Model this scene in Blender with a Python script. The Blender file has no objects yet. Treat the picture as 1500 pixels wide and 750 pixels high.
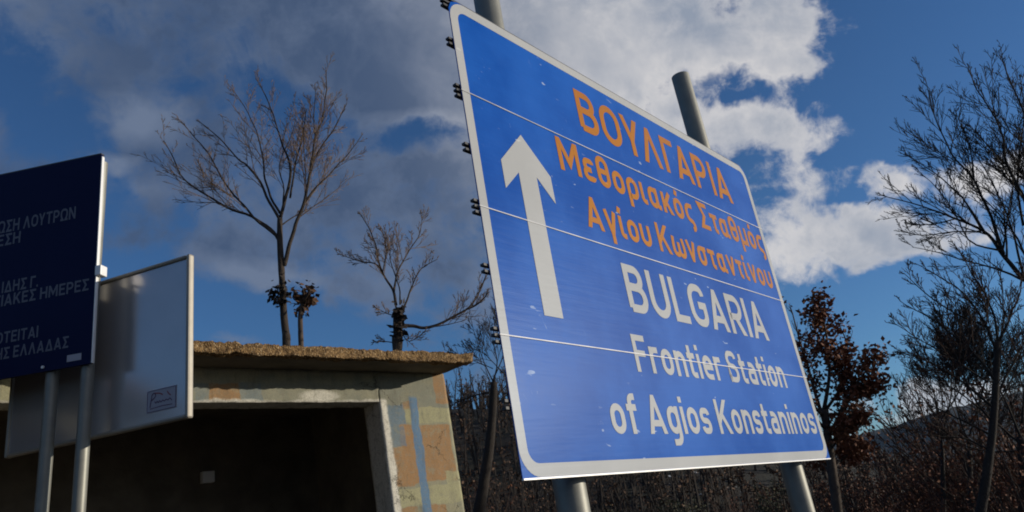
import bpy, bmesh, math, random
from mathutils import Vector, Matrix, noise
from math import sin, cos, radians as R, pi
random.seed(7)
S = bpy.context.scene
COL = S.collection

# ---------------------------------------------------------------- camera
F = 1120.0                                   # focal length in pixels of a 1500 px wide frame
upc = Vector((-445, 3175, -F)).normalized()  # world up as the camera sees it
fwc = Vector((0, 0, -1)); fwc = (fwc - upc * fwc.dot(upc)).normalized()
rtc = fwc.cross(upc)
M3 = Matrix((rtc, fwc, upc))                 # camera axes -> world axes
CAM = Vector((0, 0, 1.6))
cd = bpy.data.cameras.new('camera'); cam = bpy.data.objects.new('camera', cd); COL.objects.link(cam)
cam.matrix_world = Matrix.Translation(CAM) @ M3.to_4x4()
cd.sensor_width = 36; cd.lens = 36 * F / 1500; cd.clip_start = .05; cd.clip_end = 20000
S.camera = cam
def ray(x, y): return M3 @ Vector((x - 750, -(y - 375), -F))
def at(x, y, Y):
    d = ray(x, y); return CAM + d * (Y / d.y)

# ---------------------------------------------------------------- light
SUN_AZ, SUN_EL = 85.0, 11.5                  # degrees clockwise from +Y, and above the horizon
sdir = Vector((sin(R(SUN_AZ)) * cos(R(SUN_EL)), cos(R(SUN_AZ)) * cos(R(SUN_EL)), sin(R(SUN_EL))))
sl = bpy.data.lights.new('sun', 'SUN'); so = bpy.data.objects.new('sun', sl); COL.objects.link(so)
sl.energy = 3.8; sl.angle = R(.53); sl.color = (1, .90, .74)
so.rotation_euler = (-sdir).to_track_quat('-Z', 'Y').to_euler(); so.location = sdir * 50
vs = S.view_settings; vs.view_transform = 'Standard'; vs.look = 'None'; vs.exposure = 0.0; vs.gamma = 1
S.cycles.filter_width = 1.9

W = bpy.data.worlds.new('World'); S.world = W; W.use_nodes = True
nt = W.node_tree; nt.nodes.clear()
class NG:
    """tiny helper to write node graphs"""
    def __init__(s, nt): s.nt = nt
    def n(s, t, **k):
        nd = s.nt.nodes.new(t)
        for a, b in k.items(): setattr(nd, a, b)
        return nd
    def put(s, sock, v):
        if isinstance(v, bpy.types.NodeSocket): s.nt.links.new(v, sock)
        elif v is not None: sock.default_value = v
    def m(s, op, a, b=None, c=None, clamp=False):
        nd = s.n('ShaderNodeMath', operation=op, use_clamp=clamp)
        for i, v in enumerate((a, b, c)): s.put(nd.inputs[i], v)
        return nd.outputs[0]
    def v(s, op, a, b=None, out=0):
        nd = s.n('ShaderNodeVectorMath', operation=op)
        s.put(nd.inputs[0], a)
        if b is not None: s.put(nd.inputs[3 if op == 'SCALE' else 1], b)
        return nd.outputs['Value' if out == 'v' else 0]
    def noise(s, vec, scale, detail=4, rough=.5, out=0, dist=0, lac=2.0):
        nd = s.n('ShaderNodeTexNoise'); s.put(nd.inputs['Vector'], vec)
        nd.inputs['Scale'].default_value = scale; nd.inputs['Detail'].default_value = detail
        nd.inputs['Roughness'].default_value = rough; nd.inputs['Distortion'].default_value = dist
        nd.inputs['Lacunarity'].default_value = lac
        return nd.outputs[out]
    def step(s, v, a, b, lo=0.0, hi=1.0):
        nd = s.n('ShaderNodeMapRange', interpolation_type='SMOOTHSTEP'); s.put(nd.inputs[0], v)
        for i, q in enumerate((a, b, lo, hi)): s.put(nd.inputs[i + 1], q)
        return nd.outputs[0]
    def mix(s, f, a, b, mode='MIX'):
        nd = s.n('ShaderNodeMix', data_type='RGBA', blend_type=mode)
        s.put(nd.inputs[0], f); s.put(nd.inputs[6], a if isinstance(a, bpy.types.NodeSocket) else (*a, 1)); s.put(nd.inputs[7], b if isinstance(b, bpy.types.NodeSocket) else (*b, 1))
        return nd.outputs[2]
def sky():
    g = NG(nt)
    out = g.n('ShaderNodeOutputWorld'); bg = g.n('ShaderNodeBackground')
    STR = .1
    sk = g.n('ShaderNodeTexSky', sky_type='NISHITA', sun_disc=False)
    sk.sun_elevation = R(SUN_EL); sk.sun_rotation = R(SUN_AZ); sk.air_density = 1.0; sk.dust_density = .35; sk.ozone_density = 2.2; sk.altitude = 600
    tc = g.n('ShaderNodeTexCoord').outputs['Generated']
    # cloud field: broad lobes in given directions of the sky, broken up by noise
    w1 = g.v('SCALE', g.v('SUBTRACT', g.noise(tc, 5, 5, .55, out=1), (.5, .5, .5)), .16)
    d = g.v('ADD', tc, w1)
    cov = None
    # (x, y, half width, half height, weight): clouds +, clear patches -
    lobes = [(380, 10, 420, 130, .62), (560, 120, 380, 170, .62), (640, 230, 300, 150, .5), (580, 400, 400, 150, .62), (250, 215, 160, 90, .5), (20, 215, 190, 60, .75), (60, 30, 190, 70, .7), (200, 120, 120, 60, .3), (230, 200, 110, 70, .35), (330, 400, 260, 60, .3), (325, 497, 70, 14, .9), (215, 165, 80, 50, .4), (420, 60, 300, 90, .25),
             (330, 330, 330, 90, .45), (365, 418, 110, 26, .55), (190, 245, 40, 22, .4), (820, 60, 330, 190, .75), (960, 30, 230, 120, .6), (900, 210, 200, 120, .4),
             (1090, 40, 100, 70, .55), (1180, 45, 90, 55, .5), (1150, 100, 100, 40, .45), (1040, 215, 70, 60, .6), (1180, 180, 105, 48, .7), (1085, 200, 60, 40, .5), (1170, 262, 70, 60, .55),
             (1215, 345, 120, 50, .7), (1160, 395, 110, 40, .6), (1220, 305, 40, 16, -.5), (1150, 310, 20, 20, -.4), (1265, 385, 50, 14, -.4), (1250, 240, 50, 14, -.5), (1330, 380, 120, 30, -.4), (1290, 335, 130, 34, .5), (1290, 262, 45, 26, .45), (1370, 240, 80, 34, .35), (1390, 330, 90, 30, .3), (1450, 232, 90, 26, .75), (1320, 598, 170, 46, 1.0), (1265, 555, 120, 18, .45), (1235, 145, 40, 10, .3),
             (60, 120, 110, 50, -.45), (180, 35, 60, 34, -.7), (110, 190, 90, 40, -.5), (600, 207, 105, 26, -1.15), (425, 150, 100, 45, -.6), (250, 470, 340, 70, -.75), (185, 300, 50, 60, -.6), (430, 470, 220, 40, -.3), (240, 120, 60, 30, -.25),
             (1060, 122, 90, 32, -.62), (1140, 140, 80, 18, -.55), (1100, 240, 50, 50, -.55), (1235, 182, 60, 34, .45), (1205, 80, 60, 40, .4), (1265, 300, 40, 20, -.6), (1360, 60, 190, 150, -.6), (1380, 470, 200, 90, -.7), (1060, 5, 30, 16, -.35), (1400, 400, 120, 50, -.4), (1330, 200, 80, 60, -.3), (1210, 235, 60, 12, -.4)]
    for (x, y, a, b, w) in lobes:
        c = ray(x, y).normalized()
        r_ = c.cross(Vector((0, 0, 1))).normalized(); r_ = (r_ + c.cross(r_) * .14).normalized(); u_ = r_.cross(c)
        rot = Matrix((r_, u_, -c)).transposed().to_euler()
        mp = g.n('ShaderNodeMapping', vector_type='TEXTURE'); g.put(mp.inputs[0], d)
        mp.inputs['Rotation'].default_value = rot
        sc = 1.0 / math.sqrt(F * F + (x - 750) ** 2 + (y - 375) ** 2)
        mp.inputs['Scale'].default_value = (a * sc * 1.15, b * sc * 1.15, 50.0)
        sp = g.n('ShaderNodeTexGradient', gradient_type='SPHERICAL'); g.put(sp.inputs[0], mp.outputs[0])
        f = g.m('MULTIPLY', g.m('POWER', sp.outputs[1], .7), w)
        cov = f if cov is None else g.m('ADD', cov, f)
    # the rest of the sky carries scattered cloud of the same kind
    back = g.step(g.v('DOT_PRODUCT', tc, tuple(ray(750, 300).normalized()), out='v'), .45, .75, 1, 0)
    cov = g.m('ADD', cov, g.m('MULTIPLY', back, g.m('MULTIPLY_ADD', g.noise(tc, 2.2, 2), 2.2, -.7)))
    n1 = g.noise(tc, 9.5, 10, .62, dist=.5); n2 = g.noise(tc, 30, 6, .65, dist=.4)
    fld = g.m('ADD', g.m('ADD', cov, g.m('MULTIPLY_ADD', n1, 3.0, -1.5)), g.m('MULTIPLY_ADD', n2, 1.5, -.75))
    ca = g.v('DOT_PRODUCT', tc, tuple(sdir), out='v')
    near = g.step(ca, .0, .38)
    alpha = g.m('MULTIPLY', g.step(g.m('MULTIPLY', g.m('ADD', fld, .02), g.m('MULTIPLY_ADD', near, .28, .85)), -.02, .95), 1.0)
    thick = g.step(fld, .35, 1.5)
    dark = g.mix(near, (.060, .095, .175), (.29, .335, .42))
    light = g.mix(near, (.145, .19, .285), (.64, .63, .64))
    sh = g.m('MULTIPLY_ADD', g.noise(g.v('ADD', tc, (.02, -.03, .06)), 6, 6, .55), 2.4, -.85, clamp=True)
    tone = g.m('SUBTRACT', g.m('ADD', sh, g.m('MULTIPLY_ADD', near, .52, .06)), g.m('MULTIPLY', thick, .5), clamp=True)
    fl = g.noise(g.v('ADD', tc, (.4, .1, .7)), 15, 8, .6, dist=.4)
    tone = g.m('ADD', tone, g.m('MULTIPLY_ADD', fl, 1.1, -.55), clamp=True)
    for (x, y, a, b, w) in ((215, 165, 80, 50, .9), (190, 245, 45, 20, 1.0), (365, 418, 110, 26, .9), (240, 300, 120, 40, .35), (325, 497, 60, 14, .8), (620, 185, 90, 18, .5), (30, 20, 130, 50, .35), (1240, 470, 10, 10, .1)):
        c = ray(x, y).normalized(); r_ = c.cross(Vector((0, 0, 1))).normalized(); r_ = (r_ + c.cross(r_) * .14).normalized(); u_ = r_.cross(c)
        mp = g.n('ShaderNodeMapping', vector_type='TEXTURE'); g.put(mp.inputs[0], d); mp.inputs['Rotation'].default_value = Matrix((r_, u_, -c)).transposed().to_euler()
        sc = 1.3 / math.sqrt(F * F + (x - 750) ** 2 + (y - 375) ** 2); mp.inputs['Scale'].default_value = (a * sc, b * sc, 50.0)
        sp = g.n('ShaderNodeTexGradient', gradient_type='SPHERICAL'); g.put(sp.inputs[0], mp.outputs[0])
        tone = g.m('MULTIPLY_ADD', sp.outputs[1], w * 1.4, tone)
    cc = g.v('SCALE' , g.mix(tone, dark, light), 1 / STR)
    up = g.n('ShaderNodeSeparateXYZ'); g.put(up.inputs[0], tc)
    base = g.mix(1.0, sk.outputs[0], (.44, .69, 1.0), 'MULTIPLY')
    col = g.mix(g.m('MULTIPLY', alpha, .95), base, cc)
    g.put(bg.inputs[0], col); bg.inputs[1].default_value = STR
    nt.links.new(bg.outputs[0], out.inputs[0])
sky()
W.cycles.sampling_method = 'MANUAL'; W.cycles.sample_map_resolution = 512

# ---------------------------------------------------------------- helpers
def tag(o, label=None, cat=None, group=None, kind=None):
    for k, v in (('label', label), ('category', cat), ('group', group), ('kind', kind)):
        if v: o[k] = v
    return o
def empty(name, mat=None, **k):
    o = bpy.data.objects.new(name, None); COL.objects.link(o); o.empty_display_size = .2
    if mat is not None: o.matrix_world = mat
    return tag(o, **k)
class MB:
    def __init__(s): s.v = []; s.f = []
    def box(s, x0, x1, y0, y1, z0, z1):
        b = len(s.v); s.v += [(x, y, z) for x in (x0, x1) for y in (y0, y1) for z in (z0, z1)]
        s.f += [tuple(b + i for i in q) for q in ((0, 1, 3, 2), (4, 6, 7, 5), (0, 4, 5, 1), (2, 3, 7, 6), (0, 2, 6, 4), (1, 5, 7, 3))]
        return s
    def poly(s, pts):
        b = len(s.v); s.v += [tuple(p) for p in pts]; s.f.append(tuple(range(b, b + len(pts)))); return s
    def prism(s, pts, y0, y1):
        """outline in x-z, counter-clockwise seen from -y, extruded along y"""
        n = len(pts); b = len(s.v)
        s.v += [(p[0], y0, p[1]) for p in pts] + [(p[0], y1, p[1]) for p in pts]
        s.f.append(tuple(range(b, b + n))); s.f.append(tuple(range(b + 2 * n - 1, b + n - 1, -1)))
        for i in range(n): s.f.append((b + (i + 1) % n, b + i, b + n + i, b + n + (i + 1) % n))
        return s
    def tube(s, pts, rs, k=6, cap=True):
        b = len(s.v); n = len(pts); ref = Vector((.31, .87, .2))
        for i, p in enumerate(pts):
            t = (pts[min(i + 1, n - 1)] - pts[max(i - 1, 0)])
            if t.length < 1e-9: t = Vector((0, 0, 1))
            t.normalize(); a = t.cross(ref); a.normalize(); c = t.cross(a)
            for j in range(k):
                q = 2 * pi * j / k; s.v.append(tuple(p + (a * cos(q) + c * sin(q)) * rs[i]))
        for i in range(n - 1):
            for j in range(k):
                s.f.append((b + i * k + j, b + i * k + (j + 1) % k, b + (i + 1) * k + (j + 1) % k, b + (i + 1) * k + j))
        if cap: s.f.append(tuple(range(b + k - 1, b - 1, -1))); s.f.append(tuple(range(b + (n - 1) * k, b + n * k)))
        return s
    def build(s, name, mat, parent=None, smooth=False, bevel=0, **k):
        me = bpy.data.meshes.new(name); me.from_pydata(s.v, [], s.f); me.materials.append(mat)
        if smooth: me.shade_smooth()
        o = bpy.data.objects.new(name, me); COL.objects.link(o)
        if parent: o.parent = parent
        if bevel:
            m = o.modifiers.new('bevel', 'BEVEL'); m.width = bevel; m.segments = 2; m.limit_method = 'ANGLE'
        return tag(o, **k)
def mat(name, col, rough=.7, metal=0.0, spec=.5, bump=None, vary=None, trans=None):
    """bump=(scale, strength, distance); vary=(scale, amount, second colour)"""
    m = bpy.data.materials.new(name); m.use_nodes = True; g = NG(m.node_tree)
    p = m.node_tree.nodes['Principled BSDF']; tc = g.n('ShaderNodeTexCoord').outputs['Object']
    p.inputs['Base Color'].default_value = (*col, 1); p.inputs['Roughness'].default_value = rough
    p.inputs['Metallic'].default_value = metal; p.inputs['Specular IOR Level'].default_value = spec
    if vary:
        f = g.step(g.noise(tc, vary[0], 6, .6), .5 - .5 * .5, .75)
        g.put(p.inputs['Base Color'], g.mix(g.m('MULTIPLY', f, vary[1]), col, vary[2]))
    if bump:
        b = g.n('ShaderNodeBump'); b.inputs['Strength'].default_value = bump[1]; b.inputs['Distance'].default_value = bump[2]
        g.put(b.inputs['Height'], g.noise(tc, bump[0], 6, .65)); g.put(p.inputs['Normal'], b.outputs[0])
    return m
def nodes(m): return NG(m.node_tree), m.node_tree.nodes['Principled BSDF']

M = {}
M['bark'] = mat('bark', (.045, .032, .025), .9, bump=(40, .6, .01), vary=(9, .8, (.10, .072, .052)))
M['bark_dark'] = mat('dark_bark', (.016, .012, .010), .95, bump=(30, .8, .02), vary=(7, .8, (.034, .026, .02)))
M['bark_mid'] = mat('brown_bark', (.028, .021, .017), .95, bump=(30, .9, .02), vary=(8, .9, (.065, .048, .036)))
M['twig'] = mat('twig', (.13, .085, .06), .85, vary=(3, .7, (.2, .14, .10)))
M['twig_dark'] = mat('twig_dark', (.022, .016, .013), .9, vary=(3, .6, (.044, .031, .023)))
M['twig_red'] = mat('twig_red', (.040, .019, .012), .9, vary=(2, .7, (.080, .036, .022)))
M['leaf'] = mat('red_brown_leaf', (.13, .033, .014), .8, vary=(2.5, .9, (.20, .075, .025)))
M['deadleaf'] = mat('dead_leaf', (.12, .06, .028), .8, vary=(6, .9, (.06, .03, .018)))
M['evergreen'] = mat('dark_green_leaf', (.035, .045, .018), .75, vary=(3, .9, (.07, .06, .02)))
M['steel'] = mat('galvanised_steel', (.25, .25, .22), .5, .35, vary=(14, .8, (.19, .19, .175)), bump=(60, .12, .002))
M['steel_dark'] = mat('dark_steel', (.06, .06, .065), .6, .3)
M['alu'] = mat('bright_aluminium', (.80, .80, .80), .45, .1)
M['alu_dull'] = mat('worn_aluminium', (.50, .51, .54), .5, .1, vary=(6, .9, (.27, .28, .33)))
M['alu_frame'] = mat('anodised_frame', (.36, .33, .28), .45, .3, vary=(20, .5, (.26, .24, .20)))
M['navy'] = mat('navy_sheet', (.003, .007, .045), .6, spec=.15, vary=(4, .5, (.004, .009, .055)))
M['navy_print'] = mat('dull_white_print', (.11, .12, .16), .6)
M['white_board'] = mat('white_board_sheet', (.54, .51, .50), .2, metal=.5, spec=.5, vary=(3, .5, (.44, .42, .42)), bump=(2.5, .06, .01))
M['sticker_pale'] = mat('sticker_pale', (.36, .36, .42), .6)
M['sticker_ink'] = mat('sticker_ink', (.12, .07, .14), .6)
M['sticker_red'] = mat('sticker_red', (.30, .08, .09), .6)
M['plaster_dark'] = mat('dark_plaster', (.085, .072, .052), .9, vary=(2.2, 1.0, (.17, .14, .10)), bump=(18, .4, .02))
M['snow'] = mat('old_snow', (.62, .64, .68), .8, bump=(5, .5, .05))
M['hill'] = mat('wooded_hill', (.007, .012, .015), .95, vary=(.05, .9, (.015, .020, .021)), bump=(.35, .9, 2.5))  # bluish tint in the base colour stands in for distance haze
M['box_white'] = mat('white_plastic', (.75, .74, .70), .5)

def sheeting(name, a, b, scuff=(.42, .52, .72)):
    """reflective road sign film: fine horizontal ribs, faint mottling, pale scuffs"""
    m = mat(name, a, .42, spec=.07); g, p = nodes(m)
    tc = g.n('ShaderNodeTexCoord').outputs['Object']
    big = g.step(g.noise(tc, 1.3, 5, .6), .35, .68)
    st = g.v('MULTIPLY', tc, (5, 5, 90))
    fine = g.step(g.noise(st, 1.2, 3), .35, .7)
    c = g.mix(g.m('MULTIPLY_ADD', fine, .10, g.m('MULTIPLY', big, .90)), a, b)
    sc = g.step(g.noise(g.v('MULTIPLY', tc, (1, 1, .6)), 16, 5, .7, dist=.6), .655, .73)
    sc2 = g.step(g.noise(g.v('MULTIPLY', tc, (.5, 1, 1.6)), 21, 2, .5), .685, .73)
    msk = g.step(g.noise(tc, 1.9, 2), .46, .62)
    s_ = g.m('MULTIPLY', g.m('MAXIMUM', g.m('MULTIPLY', sc, .55), g.m('MULTIPLY', sc2, .8)), msk)
    dust = g.m('MULTIPLY', g.step(g.noise(tc, 3.1, 6, .7), .5, .8), .015)
    g.put(p.inputs['Base Color'], g.mix(g.m('MAXIMUM', s_, dust), c, scuff))
    p.inputs['Specular Tint'].default_value = (.35, .6, 1, 1) if a[2] > a[0] else (1, 1, 1, 1)
    g.put(p.inputs['Roughness'], g.m('MULTIPLY_ADD', big, .08, .30))
    b_ = g.n('ShaderNodeBump'); b_.inputs['Strength'].default_value = .12; b_.inputs['Distance'].default_value = .004
    g.put(b_.inputs['Height'], g.noise(g.v('MULTIPLY', tc, (1, 1, 14)), 3, 3)); g.put(p.inputs['Normal'], b_.outputs[0])
    return m
M['sign_blue'] = sheeting('blue_sheeting', (.004, .070, .37), (.013, .115, .50))
M['sign_white'] = sheeting('white_sheeting', (.42, .43, .44), (.47, .48, .49), (.58, .58, .57))
M['sign_orange'] = sheeting('orange_sheeting', (.47, .185, .018), (.40, .15, .03), (.60, .35, .22))

# ---------------------------------------------------------------- stroke lettering
def rounded(pts, closed=False, n=6):
    """polyline whose (x, y, r) corners are rounded"""
    P = [(p[0], p[1], p[2] if len(p) > 2 else 0) for p in pts]; out = []; N = len(P)
    for i, (x, y, r) in enumerate(P):
        if r <= 0 or (not closed and i in (0, N - 1)): out.append((x, y)); continue
        a = Vector(P[i - 1][:2]) - Vector((x, y)); b = Vector(P[(i + 1) % N][:2]) - Vector((x, y))
        la, lb = a.length, b.length; r = min(r, la * .5 if (closed or i > 1) else la, lb * .5 if (closed or i < N - 2) else lb)
        a.normalize(); b.normalize(); k = .5523
        p0 = Vector((x, y)) + a * r; p3 = Vector((x, y)) + b * r; p1 = p0 - a * r * k; p2 = p3 - b * r * k
        for j in range(n + 1):
            t = j / n; q = p0 * (1 - t) ** 3 + p1 * 3 * t * (1 - t) ** 2 + p2 * 3 * t * t * (1 - t) + p3 * t ** 3
            if not out or (Vector(out[-1]) - q).length > 1e-4: out.append((q.x, q.y))
    if closed and (Vector(out[0]) - Vector(out[-1])).length < 1e-4: out.pop()
    return out
def ribbon(pts, t, closed):
    """quads of a stroke of width t with mitred joints"""
    n = len(pts); V = [Vector(p) for p in pts]; L = []
    for i in range(n):
        if closed or 0 < i < n - 1:
            d0 = (V[i] - V[i - 1]).normalized(); d1 = (V[(i + 1) % n] - V[i]).normalized()
        elif i == 0: d0 = d1 = (V[1] - V[0]).normalized()
        else: d0 = d1 = (V[-1] - V[-2]).normalized()
        m = (Vector((-d0.y, d0.x)) + Vector((-d1.y, d1.x)))
        m = m.normalized() if m.length > 1e-6 else Vector((-d0.y, d0.x))
        c = max(m.dot(Vector((-d0.y, d0.x))), .22); L.append((V[i] + m * t / 2 / c, V[i] - m * t / 2 / c))
    return [(L[i][0], L[i][1], L[(i + 1) % n][1], L[(i + 1) % n][0]) for i in range(n if closed else n - 1)]
def clip(poly, lo, hi):
    for lim, sg in ((lo, 1), (hi, -1)):
        out = []
        for i, p in enumerate(poly):
            q = poly[(i + 1) % len(poly)]; a = (p[1] - lim) * sg; b = (q[1] - lim) * sg
            if a >= 0: out.append(p)
            if (a >= 0) != (b >= 0):
                k = a / (a - b); out.append((p[0] + (q[0] - p[0]) * k, p[1] + (q[1] - p[1]) * k))
        poly = out
        if len(poly) < 3: return []
    return poly
def glyph(ch, t):
    a = t / 2; X = .73; T = 1 - a; XT = X - a; B = a
    eq = {'Β': 'B', 'Ο': 'O', 'Α': 'A', 'Ρ': 'P', 'Ι': 'I', 'Κ': 'K', 'Μ': 'M', 'Η': 'H', 'Ν': 'N', 'Ε': 'E', 'Τ': 'T', 'Υ': 'Y', 'ο': 'o', 'ι': 'ι'}
    ch = eq.get(ch, ch); o = []; cl = lambda w, y0, y1, r=None: (rounded([(a, y0, r or (w / 2 - a)), (w - a, y0, r or (w / 2 - a)), (w - a, y1, r or (w / 2 - a)), (a, y1, r or (w / 2 - a))], True), True)
    pl = lambda *p: (rounded(p), False)
    W_ = {'B': .70, 'O': .76, 'Y': .72, 'Λ': .80, 'Γ': .58, 'A': .80, 'P': .68, 'I': t, 'U': .74, 'L': .60, 'G': .74, 'R': .74, 'F': .60, 'S': .68, 'K': .74, 'M': .92, 'Σ': .66, 'Δ': .82, 'E': .62, 'H': .74, 'N': .76, 'T': .68, 'Ω': .82, '.': t,
          'o': .58, 'ε': .54, 'θ': .60, 'ρ': .60, 'ι': .30, 'α': .66, 'κ': .58, 'ό': .58, 'ς': .52, 'τ': .52, 'μ': .60, 'γ': .60, 'ί': .30, 'υ': .60, 'ω': .86, 'ν': .60, 'σ': .64, 'r': .42, 'n': .58, 't': .42, 'i': t, 'e': .58, 'a': .58, 'f': .42, 'g': .58, 's': .54, ' ': .30}
    w = W_[ch]; L = a; Rr = w - a; r = .26; q = w / 2 - a
    acc = lambda x: pl((x - .02, .82), (x + .05, 1.02))
    if ch == 'B': o = [pl((L, B), (L, T), (Rr - .05, T, .2), (Rr - .05, .53, .2), (L, .53)), pl((L, .53), (Rr, .53, .22), (Rr, B, .22), (L, B))]
    if ch == 'O': o = [cl(w, B, T)]
    if ch == 'Y': o = [pl((L - .02, 1.06), (w / 2, .40)), pl((Rr + .02, 1.06), (w / 2, .40)), pl((w / 2, .46), (w / 2, -.05))]
    if ch in 'ΛA': o = [pl((L - .02, -.06), (w / 2, 1 - a * .5), (Rr + .02, -.06))] + ([pl((w * .2, .27), (w * .8, .27))] if ch == 'A' else [])
    if ch == 'Δ': o = [(rounded([(L + .03, B), (w / 2, 1 - a * .5), (Rr - .03, B)], True), True)]
    if ch == 'Γ': o = [pl((L, 0), (L, T), (w, T))]
    if ch in 'PR': o = [pl((L, 0), (L, T), (Rr, T, .26), (Rr, .44, .26), (L, .44))]
    if ch == 'R': o.append(pl((w * .46, .46), (Rr + .03, -.06)))
    if ch == 'I': o = [pl((a, 0), (a, 1))]
    if ch == 'U': o = [pl((L, 1), (L, B, q), (Rr, B, q), (Rr, 1))]
    if ch == 'L': o = [pl((L, 1), (L, B), (w, B))]
    if ch == 'G': o = [pl((Rr, .74), (Rr, T, q), (L, T, q), (L, B, q), (Rr, B, q), (Rr, .50), (w * .52, .50))]
    if ch == 'F': o = [pl((L, 0), (L, T), (w, T)), pl((L, .50), (w - .08, .50))]
    if ch == 'E': o = [pl((w, B), (L, B), (L, T), (w, T)), pl((L, .52), (w - .07, .52))]
    if ch == 'S': o = [pl((Rr, .76), (Rr, T, q), (L, T, q), (L, .53, .2), (Rr, .49, .2), (Rr, B, q), (L, B, q), (L, .24))]
    if ch == 's': o = [pl((Rr, X - .2), (Rr, XT, .16), (L, XT, .16), (L, X * .52, .12), (Rr, X * .48, .12), (Rr, B, .16), (L, B, .16), (L, .2))]
    if ch == 'K': o = [pl((L, 0), (L, 1)), pl((Rr + .03, 1.06), (L + .02, .34)), pl((w * .42, .56), (Rr + .05, -.06))]
    if ch == 'κ': o = [pl((L, 0), (L, X)), pl((Rr + .03, X + .03), (L + .02, .24)), pl((w * .42, .40), (Rr + .04, -.04))]
    if ch == 'M': o = [pl((L, 0), (L, 1)), pl((L, 1), (w / 2, .28), (Rr, 1)), pl((Rr, 1), (Rr, 0))]
    if ch == 'Σ': o = [pl((w, T), (L + .04, T), (w * .56, .5), (L + .04, B), (w, B))]
    if ch == 'H': o = [pl((L, 0), (L, 1)), pl((Rr, 0), (Rr, 1)), pl((L, .5), (Rr, .5))]
    if ch == 'N': o = [pl((L, 0), (L, 1)), pl((L, 1), (Rr, 0)), pl((Rr, 0), (Rr, 1))]
    if ch == 'T': o = [pl((0, T), (w, T)), pl((w / 2, T), (w / 2, 0))]
    if ch == 'Ω': o = [pl((0, B), (w * .33, B), (L, .36, .2), (L, T, q), (Rr, T, q), (Rr, .36, .2), (w * .67, B), (w, B))]
    if ch == '.': o = [pl((a, 0), (a, t))]
    if ch in 'oό': o = [cl(w, B, XT)]
    if ch == 'ό': o.append(acc(w / 2))
    if ch == 'ε': o = [pl((Rr, X - .17), (Rr, XT, .16), (L + .03, XT, .16), (L + .03, X / 2, .13), (w * .72, X / 2)), pl((w * .72, X / 2), (L, X / 2, .13), (L, B, .17), (Rr, B, .17), (Rr, .17))]
    if ch == 'θ': o = [cl(w, B, T), pl((L, .5), (Rr, .5))]
    if ch == 'ρ': o = [pl((L, -.28), (L, XT, q), (Rr, XT, q), (Rr, B, q), (L + .03, B))]
    if ch in 'ιί': o = [pl((a, X), (a, B, .12), (w, B))]
    if ch == 'ί': o.append(acc(a + .02))
    if ch == 'α': o = [(rounded([(a, B, .2), (w - .1 - a, B, .2), (w - .1 - a, XT, .2), (a, XT, .2)], True), True), pl((w - .1 - a, X), (w - .1 - a, B, .08), (w, B))]
    if ch == 'ς': o = [pl((w, XT), (L, XT, .24), (L, .12, .18), (Rr, .06, .14), (Rr, -.20, .1), (w * .55, -.22))]
    if ch == 'τ': o = [pl((0, XT), (w, XT)), pl((w / 2, XT), (w / 2, B, .1), (w / 2 + .18, B))]
    if ch == 'μ': o = [pl((L, -.28), (L, X)), pl((L, X), (L, B, q), (Rr, B, q), (Rr, X)), pl((Rr, X), (Rr, 0))]
    if ch == 'γ': o = [pl((L - .02, X + .04), (w / 2, .02), (w / 2, -.28)), pl((Rr + .02, X + .04), (w / 2, .02))]
    if ch == 'υ': o = [pl((L, X), (L, B, q), (Rr, B, q), (Rr, X))]
    if ch == 'ω': o = [pl((L + .05, X), (L, .4), (L, B, .17), (w / 2, B, .17), (w / 2, .55)), pl((w / 2, .55), (w / 2, B, .17), (Rr, B, .17), (Rr, .4), (Rr - .05, X))]
    if ch == 'ν': o = [pl((L - .02, X + .04), (w / 2, a * .5), (Rr + .02, X + .04))]
    if ch == 'σ': o = [(rounded([(a, B, .2), (w - .06 - a, B, .2), (w - .06 - a, XT, .2), (a, XT, .2)], True), True), pl((w * .4, XT), (w, XT))]
    if ch == 'r': o = [pl((L, 0), (L, X)), pl((L, .3), (L, XT, .16), (w, XT))]
    if ch == 'n': o = [pl((L, 0), (L, X)), pl((L, .3), (L, XT, q), (Rr, XT, q), (Rr, 0))]
    if ch == 't': o = [pl((w * .38, .95), (w * .38, B, .12), (w, B)), pl((0, XT), (w, XT))]
    if ch == 'i': o = [pl((a, 0), (a, X)), pl((a, .84), (a, .84 + t))]
    if ch == 'e': o = [pl((L, .37), (Rr, .37)), pl((Rr, .37 - a), (Rr, XT, q), (L, XT, q), (L, B, q), (Rr + .02, B))]
    if ch == 'a': o = [pl((L + .03, XT), (Rr, XT, q), (Rr, 0)), pl((Rr, .43), (L, .43, .15), (L, B, .15), (Rr, B))]
    if ch == 'f': o = [pl((w * .42, 0), (w * .42, T, .14), (w, T)), pl((0, XT), (w, XT))]
    if ch == 'g': o = [cl(w, B, XT), pl((Rr, X), (Rr, -.22, .2), (L + .03, -.22))]
    lo, hi = (-.3, 1.05) if ch in 'ρςμγόίg' else (0, 1)
    return w, [(p, c) for p, c in o], lo, hi
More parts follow.
